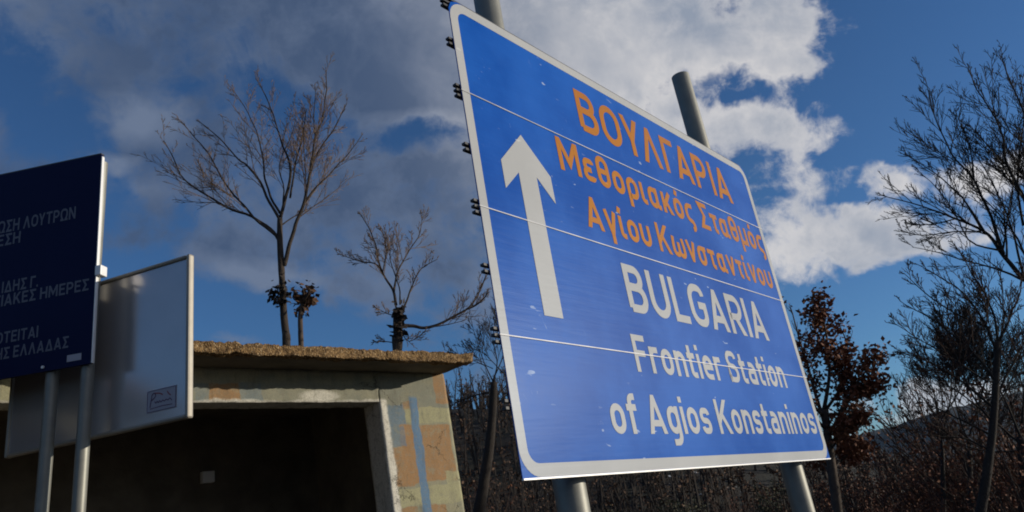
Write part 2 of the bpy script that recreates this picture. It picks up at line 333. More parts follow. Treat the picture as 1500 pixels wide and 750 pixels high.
def lettering(text, u0, u1, base, cap, t, mat_, parent, y=-.0013, gap=.135):
    """each letter is a thin printed part of its own"""
    x = 0; items = []
    kern = {'ΥΛ': -.10, 'ΓΑ': -.13, 'ΟΥ': -.05, 'ΛΓ': .03, 'ΡΙ': .06}; prev = ' '
    for ch in text:
        x += kern.get(prev + ch, 0); prev = ch
        w, st, lo, hi = glyph(ch, t); items.append((x, st, lo, hi)); x += w + (gap if ch != ' ' else .0)
    k = (u1 - u0) / (x - gap)
    for x0, st, lo, hi in items:
        if not st: continue
        mb = MB()
        for i, (pts, closed) in enumerate(st):
            for q in ribbon(pts, t, closed):
                q = clip([(p[0], p[1]) for p in q], lo, hi)
                if len(q) < 3: continue
                P = [(u0 + (x0 + p[0]) * k, y - i * .0002, base + p[1] * cap) for p in q]
                ar = sum(P[j][0] * P[(j + 1) % len(P)][2] - P[(j + 1) % len(P)][0] * P[j][2] for j in range(len(P)))
                if ar < 0: P.reverse()
                mb.poly(P)
        mb.build('letter', mat_, parent)

# ================================================================ GROUND, HILLS
def ground_mat(snow=False):
    m = mat('ground', (.07, .055, .035), .95, bump=(6, .7, .08)); g, p = nodes(m)
    tc = g.n('ShaderNodeTexCoord').outputs['Object']
    c = g.mix(g.step(g.noise(tc, .35, 6, .65), .38, .62), (.014, .011, .008), (.010, .012, .006))
    c = g.mix(g.step(g.noise(tc, 6, 5, .7), .45, .7), c, (.028, .021, .014))
    if snow:
        f = g.m('MULTIPLY', g.step(g.noise(g.v('MULTIPLY', tc, (.6, .6, 1.5)), 1.1, 6, .7), .63, .68), .8); c = g.mix(f, c, (.50, .52, .55))
    g.put(p.inputs['Base Color'], c); return m
M['ground'] = ground_mat(); M['bank'] = ground_mat(True)
def terrain(name, x0, x1, y0, y1, nx, ny, h, m, **k):
    mb = MB()
    for j in range(ny + 1):
        for i in range(nx + 1):
            x = x0 + (x1 - x0) * i / nx; y = y0 + (y1 - y0) * j / ny; mb.v.append((x, y, h(x, y)))
    for j in range(ny):
        for i in range(nx):
            a = j * (nx + 1) + i; mb.f.append((a, a + 1, a + nx + 2, a + nx + 1))
    return mb.build(name, m, smooth=True, kind='structure')
def gh(x, y):
    if abs(x) > 120 or y > 100 or y < -60: return 0.0
    h = .12 * noise.noise(Vector((x * .15, y * .15, 0)))
    return h * min(1, max(0, (y - 7) / 6)) if y > 0 else 0
terrain('ground', -6000, 6000, -3000, 9000, 60, 60, lambda x, y: -.35, M['ground'])
g0 = terrain('ground', -90, 90, -40, 110, 110, 90, lambda x, y: gh(x, y) - (.0 if y < 95 else (y - 95) * .03), M['ground'])
g0.name = 'field'
def bump01(t): return max(0, 1 - t * t) ** 2
def near_hill(x, y):
    # a wooded bank that is highest behind the shelter and sinks to the right
    az = math.degrees(math.atan2(x, y)); d = math.hypot(x, y)
    top = 11.5 + 1.2 * noise.noise(Vector((az * .09, 3, 0))) + .5 * noise.noise(Vector((az * .4, 7, 0)))
    top *= max(0, min(1, 1 - (az - 0) / 27)) ** .9 if az > 0 else 1
    f = max(0, min(1, (d - 30) / 32)); f = f * f * (3 - 2 * f)
    return -.6 + top * f + .35 * noise.noise(Vector((x * .2, y * .2, 0))) * f
terrain('hillside', -90, 70, 22, 95, 130, 70, near_hill, M['bank'])
def far_hill(x, y):
    az = math.degrees(math.atan2(x, y)); d = math.hypot(x, y)
    pts = [(-60, 60), (-20, 70), (0, 60), (14, 52), (20, 48), (24, 56), (27, 70), (30, 74), (34, 72), (40, 78), (60, 80)]
    t = 60
    for (a, b), (c, e) in zip(pts, pts[1:]):
        if a <= az <= c: t = b + (e - b) * (az - a) / (c - a)
    f = max(0, min(1, (d - 650) / 500)); f = f * f * (3 - 2 * f)
    return -3 + (t + 7 * noise.noise(Vector((x * .006, y * .006, 2))) + 3 * noise.noise(Vector((x * .03, y * .03, 2)))) * f
terrain('hill', -1500, 1500, 350, 1450, 150, 80, far_hill, M['hill'])

def unseen_bank(x, y):
    az = math.degrees(math.atan2(x, y)) % 360; d = math.hypot(x, y)
    f = max(0, min(1, (d - 14) / 20)); f = f * f * (3 - 2 * f); e = max(0, min(1, (az - 125) / 25)) * max(0, min(1, (235 - az) / 25))
    return -.6 + (5 + 1.5 * noise.noise(Vector((az * .06, 1, 0)))) * f * e
terrain('hillside', -70, 60, -70, 30, 90, 70, unseen_bank, M['ground'])  # bank added unseen behind the camera to darken reflections and ambient light

# ================================================================ DIRECTION SIGN
A_ = Matrix(((.6292, -.7768, -.0269, -.0679), (.7773, .6286, .0265, 2.6873), (-.0036, -.0376, .9993, 1.7439), (0, 0, 0, 1)))
sign = empty('direction_sign', A_, label='big blue road sign with white arrow, orange Greek and white Latin lettering, two steel posts', cat='road sign')
SI = A_.inverted()
def on_sign(px, py, off):                    # point of a pixel's ray at depth off behind the sign face
    o = SI @ CAM; d = SI.to_3x3() @ ray(px, py); return o + d * ((off - o.y) / d.y)
WD = 2.93; SE = [0, .509, 1.027, 1.556, 2.035]
for i in range(4):
    z0, z1 = SE[i] + (.003 if i else 0), SE[i + 1] - .003
    if i == 3:
        c = .035
        pts = [(0, z0), (WD, z0), (WD, z1 - c * 1.6), (WD - c * .5, z1 - c * .5), (WD - c * 1.6, z1), (c * 1.6, z1), (c * .5, z1 - c * .5), (0, z1 - c * 1.6)]
    else: pts = [(0, z0), (WD, z0), (WD, z1), (0, z1)]
    MB().prism(pts, 0, .004).build('panel', M['sign_blue'], sign)
for z in SE[1:4]:
    MB().box(-.004, WD + .002, -.0032, .006, z - .0021, z + .0021).build('joint_strip', M['alu_dull'], sign)
MB().box(.001, WD - .001, -.0035, .006, -.0065, -.0005).build('bottom_strip', M['alu'], sign)
def ring(x0, x1, z0, z1, w, r, y):
    def rr(x0, x1, z0, z1, r, n=8):
        P = []
        for cx, cz, a0 in ((x1 - r, z1 - r, 0), (x0 + r, z1 - r, 90), (x0 + r, z0 + r, 180), (x1 - r, z0 + r, 270)):
            for j in range(n + 1): a = R(a0 + 90 * j / n); P.append((cx + r * cos(a), y, cz + r * sin(a)))
        return P
    o, i = rr(x0, x1, z0, z1, r), rr(x0 + w, x1 - w, z0 + w, z1 - w, max(r - w, .004)); mb = MB(); n = len(o); mb.v = o + i
    for k in range(n): mb.f.append((k, n + k, n + (k + 1) % n, (k + 1) % n))
    return mb
ring(.001, WD - .001, .001, 2.031, .047, .10, -.0007).build('border', M['sign_white'], sign)
ar = [(.283, .615), (.405, .615), (.405, 1.262), (.511, 1.158), (.511, 1.293), (.345, 1.456), (.178, 1.283), (.178, 1.150), (.283, 1.252)]
MB().poly([(x, -.0013, z) for x, z in ar]).build('arrow', M['sign_white'], sign)
for tx, u0, u1, b, c, t, m in (('ΒΟΥΛΓΑΡΙΑ', .862, 2.557, 1.658, .245, .165, 'sign_orange'), ('Μεθοριακός Σταθμός', .609, 2.862, 1.362, .178, .17, 'sign_orange'),
                               ('Αγίου Κωνσταντίνου', .74, 2.832, 1.100, .168, .17, 'sign_orange'), ('BULGARIA', .948, 2.500, .714, .243, .17, 'sign_white'),
                               ('Frontier Station', .892, 2.572, .425, .175, .165, 'sign_white'), ('of Agios Konstaninos', .603, 2.848, .150, .173, .165, 'sign_white')):
    lettering(tx, u0, u1, b, c, t, M[m], sign)
for z in (.255, .77, 1.29, 1.80):
    for d in (-.013, .013): MB().box(-.022, WD - .03, .0065, .026, z + d - .005, z + d + .005).build('rail', M['steel_dark'], sign)
for z in (.509, 1.027, 1.556, 2.015):
    for d in (-.025, 0, .025): MB().box(-.022, WD - .03, .0065, .026, z + d - .005, z + d + .005).build('rail', M['steel_dark'], sign)
def pipe(p0, p1, r, m, parent, name='post', k=40, wall=.006):
    """open ended steel tube"""
    d = (p1 - p0).normalized(); a = d.cross(Vector((0, 1, 0))).normalized(); c = d.cross(a); mb = MB()
    for (p, rr) in ((p0, r), (p1, r), (p1, r - wall), (p0, r - wall)):
        for j in range(k): q = 2 * pi * j / k; mb.v.append(tuple(p + (a * cos(q) + c * sin(q)) * rr))
    for i in range(4):
        for j in range(k): mb.f.append((i * k + j, i * k + (j + 1) % k, ((i + 1) % 4) * k + (j + 1) % k, ((i + 1) % 4) * k + j))
    o = mb.build(name, m, parent, smooth=True); o.modifiers.new('e', 'EDGE_SPLIT').split_angle = R(50); return o
posts = []
for (ax, ay, bx, by, top) in ((713, 2, 836.5, 725, 2.5), (996.5, 112, 1160.5, 690, None)):
    p, q = on_sign(bx, by, .12), on_sign(ax, ay, .12); d = (q - p).normalized()
    gz = -1.9; p0 = p + d * ((gz - p.z) / d.z); p1 = q if top is None else p + d * ((top - p.z) / d.z)
    posts.append((p0, p1)); pipe(p0, p1, .0635, M['steel'], sign)
    for z in (.255, 1.29, 1.80):
        c = p + d * ((z - p.z) / d.z)
        cl = MB(); cl.tube([c - d * .02, c + d * .02], [.071, .071], 24)
        cl.box(c.x - .095, c.x + .095, .027, .040, z - .02, z + .02); cl.build('clamp', M['steel_dark'], sign)

# ================================================================ INFO SIGN and NOTICE BOARD
def frame_matrix(azd, px, py, Y):
    D = Vector((-sin(R(azd)), -cos(R(azd)), 0))      # local x runs to the right in the photograph
    Nb = Vector((0, 0, 1)).cross(D); P = at(px, py, Y)
    return Matrix(((D.x, Nb.x, 0, P.x), (D.y, Nb.y, 0, P.y), (0, 0, 1, P.z), (0, 0, 0, 1)))
im = frame_matrix(-83, 133, 532, 5.2) @ Matrix.Scale(5.2 / 3, 4)
info = empty('info_sign', im, label='dark navy sign with dull Greek capitals, cut off by the left edge of the photo', cat='sign')
HI = .955
MB().box(-1.3, 0, 0, .012, 0, HI).build('panel', M['navy'], info)
MB().box(.0005, .007, -.002, .014, .0, HI - .012).build('edge_trim', M['alu'], info, bevel=.003)
MB().box(-1.3, -.002, .0005, .022, HI + .0005, HI + .006).build('edge_trim', M['steel_dark'], info)
for tx, u0, u1, b, c in (('ΩΣΗ ΛΟΥΤΡΩΝ', -.488, -.110, .663, .058), ('ΕΣΗ', -.484, -.372, .600, .055), ('ΙΔΗΣ Γ.', -.440, -.268, .378, .052),
                        ('ΓΙΑΚΕΣ ΗΜΕΡΕΣ', -.470, -.028, .318, .052), ('ΟΤΕΙΤΑΙ', -.446, -.250, .152, .050), ('ΗΣ ΕΛΛΑΔΑΣ', -.440, -.106, .083, .050)):
    lettering(tx, u0, u1, b, c, .17, M['navy_print'], info, y=-.0008)
MB().box(-.108, -.044, -.0015, -.0003, .022, .050).build('label_sticker', M['sticker_pale'], info)
bb = MB(); bb.tube([Vector((-.215, -.006, .018)), Vector((-.215, .0, .018))], [.006, .006], 10); bb.build('bolt', M['alu'], info)
def off_plane(mt, px, py, off):
    I = mt.inverted(); o = I @ CAM; d = I.to_3x3() @ ray(px, py); return o + d * ((off - o.y) / d.y)
for (ax, ay, bx, by) in ((77.5, 545, 61.5, 740), (128.5, 545, 115.5, 740)):
    p, q = off_plane(im, bx, by, .042), off_plane(im, ax, ay, .042); d = (q - p).normalized()
    pipe(p + d * ((-im.translation.z / (5.2 / 3) - p.z) / d.z), p + d * ((HI - .02 - p.z) / d.z), .0255, M['steel'], info, k=28, wall=.003)
MB().box(.002, .030, -.008, .034, .375, .420).build('bracket', M['alu'], info, bevel=.003)

bmx = frame_matrix(-70.34, 275, 612, 5.12) @ Matrix.Scale(5.12 / 3.25, 4)
board = empty('notice_board', bmx, label='white metal-framed notice board behind the navy sign, small sticker at its lower right', cat='notice board')
BW, BH, ft = 1.12, .755, .020
MB().box(-BW + ft, -ft, .012, .016, ft, BH - ft).build('sheet', M['white_board'], board)
MB().box(-ft, 0, 0, .035, 0, BH).build('frame_side', M['alu_frame'], board, bevel=.009)
MB().box(-BW, -BW + ft, 0, .035, 0, BH).build('frame_side', M['alu_frame'], board, bevel=.009)
MB().box(-BW + ft + .001, -ft - .001, 0, .035, BH - ft, BH - .001).build('frame_top', M['alu_frame'], board, bevel=.009)
MB().box(-BW + ft + .001, -ft - .001, 0, .035, .001, ft).build('frame_bottom', M['alu_frame'], board, bevel=.009)
stk = MB().box(-.242, -.075, .0095, .0118, .060, .158).build('sticker', M['sticker_pale'], board)
y_ = .0085
fr = MB()
for q in ((-.240, -.077, .154, .156), (-.240, -.077, .062, .064), (-.240, -.238, .064, .154), (-.079, -.077, .064, .154)): fr.box(q[0], q[1], y_, .0094, q[2], q[3])
fr.build('printed_border', M['sticker_ink'], stk)
def scrawl(pts, t, m, name):
    mb = MB()
    for q in ribbon(rounded([(x, z, .01) for x, z in pts], n=4), t, False): mb.poly([(p[0], y_ - .0003, p[1]) for p in q])
    mb.build(name, m, stk)
scrawl([(-.222, .082), (-.212, .140), (-.196, .146), (-.188, .128), (-.214, .112)], .005, M['sticker_ink'], 'printed_script')
scrawl([(-.196, .106), (-.188, .094), (-.182, .108), (-.174, .094), (-.168, .108), (-.158, .094), (-.150, .108), (-.140, .095), (-.130, .108), (-.120, .096), (-.110, .110), (-.098, .094)], .0042, M['sticker_ink'], 'printed_script')
scrawl([(-.222, .076), (-.16, .080), (-.095, .078)], .0035, M['sticker_ink'], 'printed_script')
scrawl([(-.200, .143), (-.165, .138), (-.150, .128)], .005, M['sticker_red'], 'printed_stroke')
scrawl([(-.125, .140), (-.118, .128), (-.104, .118)], .005, M['sticker_red'], 'printed_stroke')

# ================================================================ CONCRETE SHELTER
BAZ = 47.0; Dv = Vector((sin(R(BAZ)), cos(R(BAZ)), 0)); Pw = at(650, 549, 9.0); ZS = Pw.z
bm_ = Matrix(((Dv.x, -Dv.y, 0, Pw.x), (Dv.y, Dv.x, 0, Pw.y), (0, 0, 1, 0), (0, 0, 0, 1)))    # local x along the front, y into the building
shel = empty('concrete_shelter', bm_, label='low concrete shelter with rough flat roof and faded painted blocks round its dark opening', cat='shelter')
K_ = .062
def wl(px, py, off=0.0):
    p = off_plane(bm_, px, py, off); return p.x, p.z
def wls(px, py):                                  # facade coordinates with the lean of the wall taken out
    x, z = wl(px, py); return x - K_ * (ZS - z), z
def paint():
    m = mat('painted_render', (.3, .3, .24), .9); g, p = nodes(m)
    tc = g.n('ShaderNodeTexCoord').outputs['Object']
    nz = g.v('SCALE', g.v('SUBTRACT', g.noise(tc, 11, 9, .75, out=1), (.5, .5, .5)), .05)
    nz2 = g.v('SCALE', g.v('SUBTRACT', g.noise(tc, 3.3, 3, .5, out=1), (.5, .5, .5)), .09)
    s = g.n('ShaderNodeSeparateXYZ'); g.put(s.inputs[0], g.v('ADD', g.v('ADD', tc, nz), nz2))
    x0, z = s.outputs[0], s.outputs[2]
    x = g.m('SUBTRACT', x0, g.m('MULTIPLY', g.m('SUBTRACT', ZS, z), K_))
    col = g.mix(g.step(g.noise(tc, 5, 5, .6), .4, .65), (.31, .29, .19), (.23, .235, .175))
    cream, tan, blue, grey, white = (.36, .345, .20), (.33, .185, .08), (.11, .18, .25), (.21, .22, .18), (.70, .67, .58)
    # (left px, right px, top px, bottom px, colour, strength); corners read off the wall and turned into wall coordinates
    B = [(556, 660, 552, 596, grey, .8), (380, 560, 562, 590, grey, .5), (352, 384, 562, 590, blue, .45), (284, 305, 562, 590, blue, .4), (305, 352, 562, 590, tan, .9), (636, 662, 545, 590, tan, .9), (0, 24, 500, 600, cream, .6),
         (556, 594, 592, 626, blue, .8), (594, 662, 596, 619, cream, .95), (590, 612, 588, 600, tan, .7), (590, 664, 622, 706, tan, .95), (570, 594, 626, 655, blue, .7), (574, 604, 655, 712, tan, .95),
         (578, 690, 712, 738, cream, .95), (590, 616, 742, 800, tan, .9), (630, 658, 738, 800, tan, .9), (655, 690, 690, 716, cream, .9)]
    peel = g.step(g.noise(tc, 6, 9, .72, dist=.3), .36, .50, .45, 1.0)
    for l, r, t, b, c, k in B:
        xm, zt = wls((l + r) / 2, t); _, zb = wls((l + r) / 2, b); ym = (t + b) / 2; xl = wls(l, ym)[0]; xr = wls(r, ym)[0]; e = .009
        f = g.m('MULTIPLY', g.m('MULTIPLY', g.step(x, xl - e, xl + e), g.step(x, xr - e, xr + e, 1, 0)), g.m('MULTIPLY', g.step(z, zb - e, zb + e), g.step(z, zt - e, zt + e, 1, 0)))
        col = g.mix(g.m('MULTIPLY', f, g.m('MULTIPLY', peel, k)), col, c)
    # blue down pipe painted as a stripe
    a, b = wls(604, 600), wls(628, 745); f = g.m('MULTIPLY', g.step(g.m('ABSOLUTE', g.m('SUBTRACT', x, (a[0] + b[0]) / 2)), .048, .062, 1, 0), g.step(z, wls(600, 586)[1], wls(600, 580)[1], 1, 0))
    col = g.mix(g.m('MULTIPLY', f, .95), col, (.10, .20, .33))
    # white band along the opening
    ox = wls(556, 600)[0]; oz = wls(450, 589)[1]
    f1 = g.m('MULTIPLY', g.step(x, ox + .095, ox + .125, 1, 0), g.step(z, oz + .035, oz, 0, 1))
    f2 = g.m('MULTIPLY', g.step(z, oz + .012, oz + .03, 1, 0), g.step(x, ox + .1, ox + .13, 1, 0))
    bl = wls(468, 580); e1 = g.v('LENGTH', g.v('MULTIPLY', g.v('SUBTRACT', tc, (bl[0] + .02, 0, bl[1])), (4, 0, 14)), out='v')
    f3 = g.m('MULTIPLY', g.step(e1, .6, 1.1, 1, 0), .75)
    col = g.mix(g.m('MAXIMUM', g.m('MAXIMUM', f1, g.m('MULTIPLY', f2, .6)), f3), col, white)
    # cracks, stains, worn paint
    wear = g.step(g.noise(tc, 22, 8, .75), .50, .64); col = g.mix(g.m('MULTIPLY', wear, .55), col, (.25, .235, .18)); grit = g.step(g.noise(tc, 85, 4, .7), .42, .66); col = g.mix(g.m('MULTIPLY', grit, .35), col, (.10, .085, .06))
    dirt = g.step(g.noise(g.v('MULTIPLY', tc, (3, 3, .8)), 3.1, 6, .7), .5, .75); col = g.mix(g.m('MULTIPLY', dirt, .65), col, (.10, .09, .065))
    vo = g.n('ShaderNodeTexVoronoi', feature='DISTANCE_TO_EDGE'); g.put(vo.inputs['Vector'], g.v('ADD', tc, g.v('SCALE', g.noise(tc, 9, 5, .7, out=1), .22))); vo.inputs['Scale'].default_value = 1.35
    cr = g.step(vo.outputs['Distance'], .002, .007, 1, 0); cr = g.m('MULTIPLY', cr, g.step(g.noise(tc, 2, 1), .5, .56))
    col = g.mix(g.m('MULTIPLY', cr, .85), col, (.03, .026, .02))
    g.put(p.inputs['Base Color'], col)
    b_ = g.n('ShaderNodeBump'); b_.inputs['Strength'].default_value = .6; b_.inputs['Distance'].default_value = .006
    g.put(b_.inputs['Height'], g.m('SUBTRACT', g.noise(tc, 34, 8, .7), g.m('MULTIPLY', cr, 1.2))); g.put(p.inputs['Normal'], b_.outputs[0])
    return m
M['paint'] = paint()
def rough_box(x0, x1, y0, y1, z0, z1, st, amp, lean=0.0, seed=0):
    """box with finely divided, unevenly weathered faces"""
    mb = MB(); idx = {}
    def vert(x, y, z):
        k = (round(x, 4), round(y, 4), round(z, 4))
        if k not in idx:
            p = Vector(k); n = Vector((noise.noise(p * 9 + Vector((seed, 0, 0))), noise.noise(p * 9 + Vector((0, seed + 5, 0))), noise.noise(p * 9 + Vector((0, 0, seed + 9)))))
            n2 = Vector((noise.noise(p * 38), noise.noise(p * 38 + Vector((4, 4, 4))), noise.noise(p * 38 + Vector((8, 1, 3)))))
            q = p + n * amp + n2 * amp * .7; idx[k] = len(mb.v); mb.v.append((q.x + lean * (ZS - z), q.y, q.z))
        return idx[k]
    def grid(o, a, b, na, nb):
        for i in range(na):
            for j in range(nb):
                P = [o + a * (i + di) / na + b * (j + dj) / nb for di, dj in ((0, 0), (1, 0), (1, 1), (0, 1))]
                mb.f.append(tuple(vert(*p) for p in P))
    X, Y, Z = Vector((x1 - x0, 0, 0)), Vector((0, y1 - y0, 0)), Vector((0, 0, z1 - z0)); o = Vector((x0, y0, z0))
    nx, ny, nz = [max(1, int(v / st)) for v in (x1 - x0, y1 - y0, z1 - z0)]
    grid(o, X, Z, nx, nz); grid(o + Y, Z, X, nz, nx); grid(o, Z, Y, nz, ny); grid(o + X, Y, Z, ny, nz); grid(o + Z, X, Y, nx, ny); grid(o, Y, X, ny, nx)
    return mb
sc_ = off_plane(bm_, 693, 533, 0)
def at_height(px, py, z):
    d = ray(px, py); p = CAM + d * ((z - CAM.z) / d.z); return bm_.inverted() @ p
kR = at_height(693, 532, ZS); OV = -kR.y; XR = kR.x
ztop = wl(697, 519, -OV)[1]
agg = mat('exposed_aggregate', (.20, .13, .07), .95); g, p = nodes(agg); tc = g.n('ShaderNodeTexCoord').outputs['Object']
vo = g.n('ShaderNodeTexVoronoi'); g.put(vo.inputs['Vector'], tc); vo.inputs['Scale'].default_value = 75
cc = g.mix(g.step(g.noise(tc, 30, 6, .7), .38, .62), (.10, .056, .022), (.30, .185, .075)); cc = g.mix(g.m('MULTIPLY', g.step(g.noise(tc, 60, 3), .6, .68), .6), cc, (.55, .45, .30))
g.put(p.inputs['Base Color'], cc)
b_ = g.n('ShaderNodeBump'); b_.inputs['Strength'].default_value = 1; b_.inputs['Distance'].default_value = .012; g.put(b_.inputs['Height'], vo.outputs['Distance']); g.put(p.inputs['Normal'], b_.outputs[0])
M['agg'] = agg
slab = MB()
slab = rough_box(-8.6, XR, -OV, -OV + .12, ZS + .004, ztop, .018, .021, seed=3); slab.build('roof_edge', M['agg'], shel, smooth=True)
back = 2.7
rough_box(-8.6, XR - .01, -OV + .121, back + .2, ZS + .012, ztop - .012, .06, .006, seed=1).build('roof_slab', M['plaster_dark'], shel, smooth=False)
ox = wl(556, 588)[0]; oz = wl(450, 589)[1]
oxl = ox - K_ * (ZS - oz)
print('shelter', dict(ZS=ZS, ztop=ztop, OV=OV, XR=XR, ox=ox, oz=oz))
WT = .34
rough_box(oxl, 0.0, 0, WT, 0, ZS + .012, .03, .004, K_, 2).build('pillar', M['paint'], shel, smooth=True)
rough_box(-8.2, oxl + .012, 0.002, WT - .01, oz, ZS + .010, .03, .004, K_, 4).build('lintel', M['paint'], shel, smooth=True)
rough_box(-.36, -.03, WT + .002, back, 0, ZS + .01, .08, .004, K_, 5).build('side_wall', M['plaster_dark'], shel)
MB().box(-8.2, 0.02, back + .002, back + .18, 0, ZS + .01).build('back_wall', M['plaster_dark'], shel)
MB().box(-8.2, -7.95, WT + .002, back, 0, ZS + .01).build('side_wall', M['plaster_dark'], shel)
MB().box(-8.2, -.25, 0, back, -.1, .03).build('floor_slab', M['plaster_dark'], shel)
# small white electrical box on the back wall
bx0, bz0 = wl(295, 708, back - .05); bx1, bz1 = wl(313, 690, back - .05)
ebox = empty('electrical_box', bm_ @ Matrix.Translation((bx0, back, bz0)), label='small white electrical box on the dark wall inside the concrete shelter', cat='electrical box')
MB().box(0, bx1 - bx0, -.09, -.001, 0, bz1 - bz0).build('housing', M['box_white'], ebox, bevel=.006)
MB().box(.006, bx1 - bx0 - .006, -.10, -.0905, .008, bz1 - bz0 - .006).build('cover', M['box_white'], ebox, bevel=.003)

# ================================================================ TREES
class Tree:
    def __init__(s): s.w = MB(); s.leaf = MB()
    pass
def smooth_line(P, n=4):
    out = []
    for i in range(len(P) - 1):
        p0, p1, p2, p3 = P[max(i - 1, 0)], P[i], P[i + 1], P[min(i + 2, len(P) - 1)]
        for j in range(n):
            t = j / n; out.append(.5 * ((2 * p1) + (p2 - p0) * t + (2 * p0 - 5 * p1 + 4 * p2 - p3) * t * t + (3 * p1 - p0 - 3 * p2 + p3) * t ** 3))
    out.append(P[-1]); return out
def rnd(a, b): return random.uniform(a, b)
def wig(d, amt):
    return (d + Vector((rnd(-1, 1), rnd(-1, 1), rnd(-1, 1))) * amt).normalized()
def twigs(mb, P, r0, r1, level, dens, up=.25, start=.2, ln=.38, leaves=None, tips=None, rmin=.0028):
    """side shoots along the limb P, and their own side shoots"""
    L = sum((P[i + 1] - P[i]).length for i in range(len(P) - 1))
    n = max((4, 6, 11)[level - 1], int(L * dens)); cum = [0]
    for i in range(len(P) - 1): cum.append(cum[-1] + (P[i + 1] - P[i]).length)
    for k in range(n):
        f = start + (1 - start) * (k + rnd(.1, .9)) / n; s_ = f * L
        i = max(j for j in range(len(P) - 1) if cum[j] <= s_) if s_ > 0 else 0
        t = (s_ - cum[i]) / max(cum[i + 1] - cum[i], 1e-6); p = P[i].lerp(P[i + 1], min(t, 1)); tan = (P[i + 1] - P[i]).normalized()
        side = tan.cross(Vector((rnd(-1, 1), rnd(-1, 1), rnd(-1, 1)))).normalized()
        a = R(rnd(22, 48)); d = (tan * cos(a) + side * sin(a) + Vector((0, 0, up * rnd(.4, 1.2)))).normalized()
        l = L * ln * rnd(.4, 1.35) * (1.15 - .88 * f); rr = min(max(rmin, (r0 + (r1 - r0) * f) * rnd(.32, .52)), (.007, .011, .02)[level - 1] * max(1, rmin / .0045)); seg = 4 if level > 1 else 3
        Q = [p]; dd = d
        for j in range(seg): dd = wig(dd + Vector((0, 0, up * .06)), .065); Q.append(Q[-1] + dd * l / seg)
        mb.tube(Q, [rr + (max(rmin * .55, rr * .3) - rr) * j / seg for j in range(seg + 1)], 4 if level > 1 else 3, cap=False)
        if tips is not None: tips += Q[1:]
        if level > 1: twigs(mb, Q, rr, rr * .3, level - 1, dens * 1.8, up, .12, ln * 1.15, leaves, tips, rmin)
def leaf_at(mb, p, s):
    d = Vector((rnd(-1, 1), rnd(-1, 1), rnd(-1, .5))).normalized(); e = d.cross(Vector((rnd(-1, 1), rnd(-1, 1), rnd(-1, 1)))).normalized(); n = d.cross(e)
    b = len(mb.v); mb.v += [tuple(p), tuple(p + d * s * .5 + e * s * .32 + n * s * .08), tuple(p + d * s), tuple(p + d * s * .5 - e * s * .32 + n * s * .08)]
    mb.f += [(b, b + 1, b + 2), (b, b + 2, b + 3)]
def traced_tree(name, label, cat, Y, trunk, r_tr, limbs, dens=3.0, level=3, tm='bark', wm='twig', group=None, leaf=None, spread=.35, up=.25, ln=.36, rmin=.0045):
    """trunk and limbs follow the outlines seen in the photograph, at distance Y, fanned out in depth"""
    kk = Y / {13.5: 9.0, 12.6: 8.2}.get(Y, Y); r_tr = (r_tr[0] * kk, r_tr[1] * kk); limbs = [(l[0], l[1] * kk * .72, l[2] * kk * .8, *l[3:]) for l in limbs]; spread *= kk
    base = at(*trunk[0], Y); root = empty(name, Matrix.Translation((base.x, base.y, 0)), label=label, cat=cat, group=group)
    O = Vector((base.x, base.y, 0)); T = [at(x, y, Y) - O for x, y in trunk]
    if T[0].z > .1: T = [Vector((T[0].x, T[0].y, -.2))] + T
    T = smooth_line(T, 5); n = len(T)
    rs = [r_tr[0] + (r_tr[1] - r_tr[0]) * (i / (n - 1)) ** .9 for i in range(n)]; rs[0] *= 1.3
    rs = [r * (1 + .09 * noise.noise(T[i] * 7)) for i, r in enumerate(rs)]
    MB().tube(T, rs, 12).build('trunk', M[tm], root, smooth=True)
    crown = MB(); tips = []
    for (pts, r0, r1, *dz) in limbs:
        dy = dz[0] if dz else rnd(-spread, spread); m = len(pts)
        P = [at(x, y, Y + dy * (i / (m - 1)) ** 1.1) - O for i, (x, y) in enumerate(pts)]
        P = smooth_line(P, 4); k = len(P)
        P = [q + Vector((noise.noise(q * 3), noise.noise(q * 3 + Vector((5, 5, 5))), noise.noise(q * 3 + Vector((9, 2, 5))))) * .025 * min(1, i / 3) for i, q in enumerate(P)]
        MB().tube(P, [r0 + (r1 - r0) * (i / (k - 1)) ** .8 for i in range(k)], 8).build('limb', M[tm], root, smooth=True)
        twigs(crown, P, r0, r1, level, dens, up, .22, ln, None, tips, rmin)
    crown.build('crown', M[wm], root, kind='stuff')
    return root, O, tips

# --- tall bare tree behind the roof
L1 = [([(416, 389), (423.5, 363), (433, 330), (444, 300), (450, 270), (457, 238), (462, 201), (473, 174), (478, 130), (478, 104)], .042, .006),
      ([(409, 352), (395, 335), (369, 316.5), (332, 303), (295, 281), (268.5, 262), (254, 232), (240, 206)], .034, .006),
      ([(404, 345), (372, 318), (343, 285), (328, 266), (308, 230), (286, 201.6), (266, 178)], .026, .005),
      ([(410, 322), (395.5, 296), (380.6, 266), (362, 242), (348, 233), (326.7, 208), (305, 189), (290, 176)], .03, .005),
      ([(411, 318), (421.6, 277), (425, 245), (420, 225), (412, 208), (401, 171.7), (384, 129), (374, 115)], .032, .005),
      ([(410, 312), (398, 290), (388, 262), (384, 229), (378, 199.5), (363, 165), (342, 134)], .026, .005),
      ([(444, 300), (458, 280), (477.6, 259), (496, 240), (518.7, 216.5), (532, 196)], .022, .005),
      ([(457, 238), (476, 208), (488.8, 189), (500, 168), (508, 150)], .018, .005),
      ([(462, 201), (460, 172), (462, 145), (461, 123)], .013, .004),
      ([(425, 290), (433, 238), (442, 208), (446, 176), (450, 161)], .02, .005),
      ([(412, 330), (430, 318), (445, 310), (452, 292)], .014, .005),
      ([(412, 322), (416, 280), (410, 240), (430, 190), (432, 150)], .016, .004)]
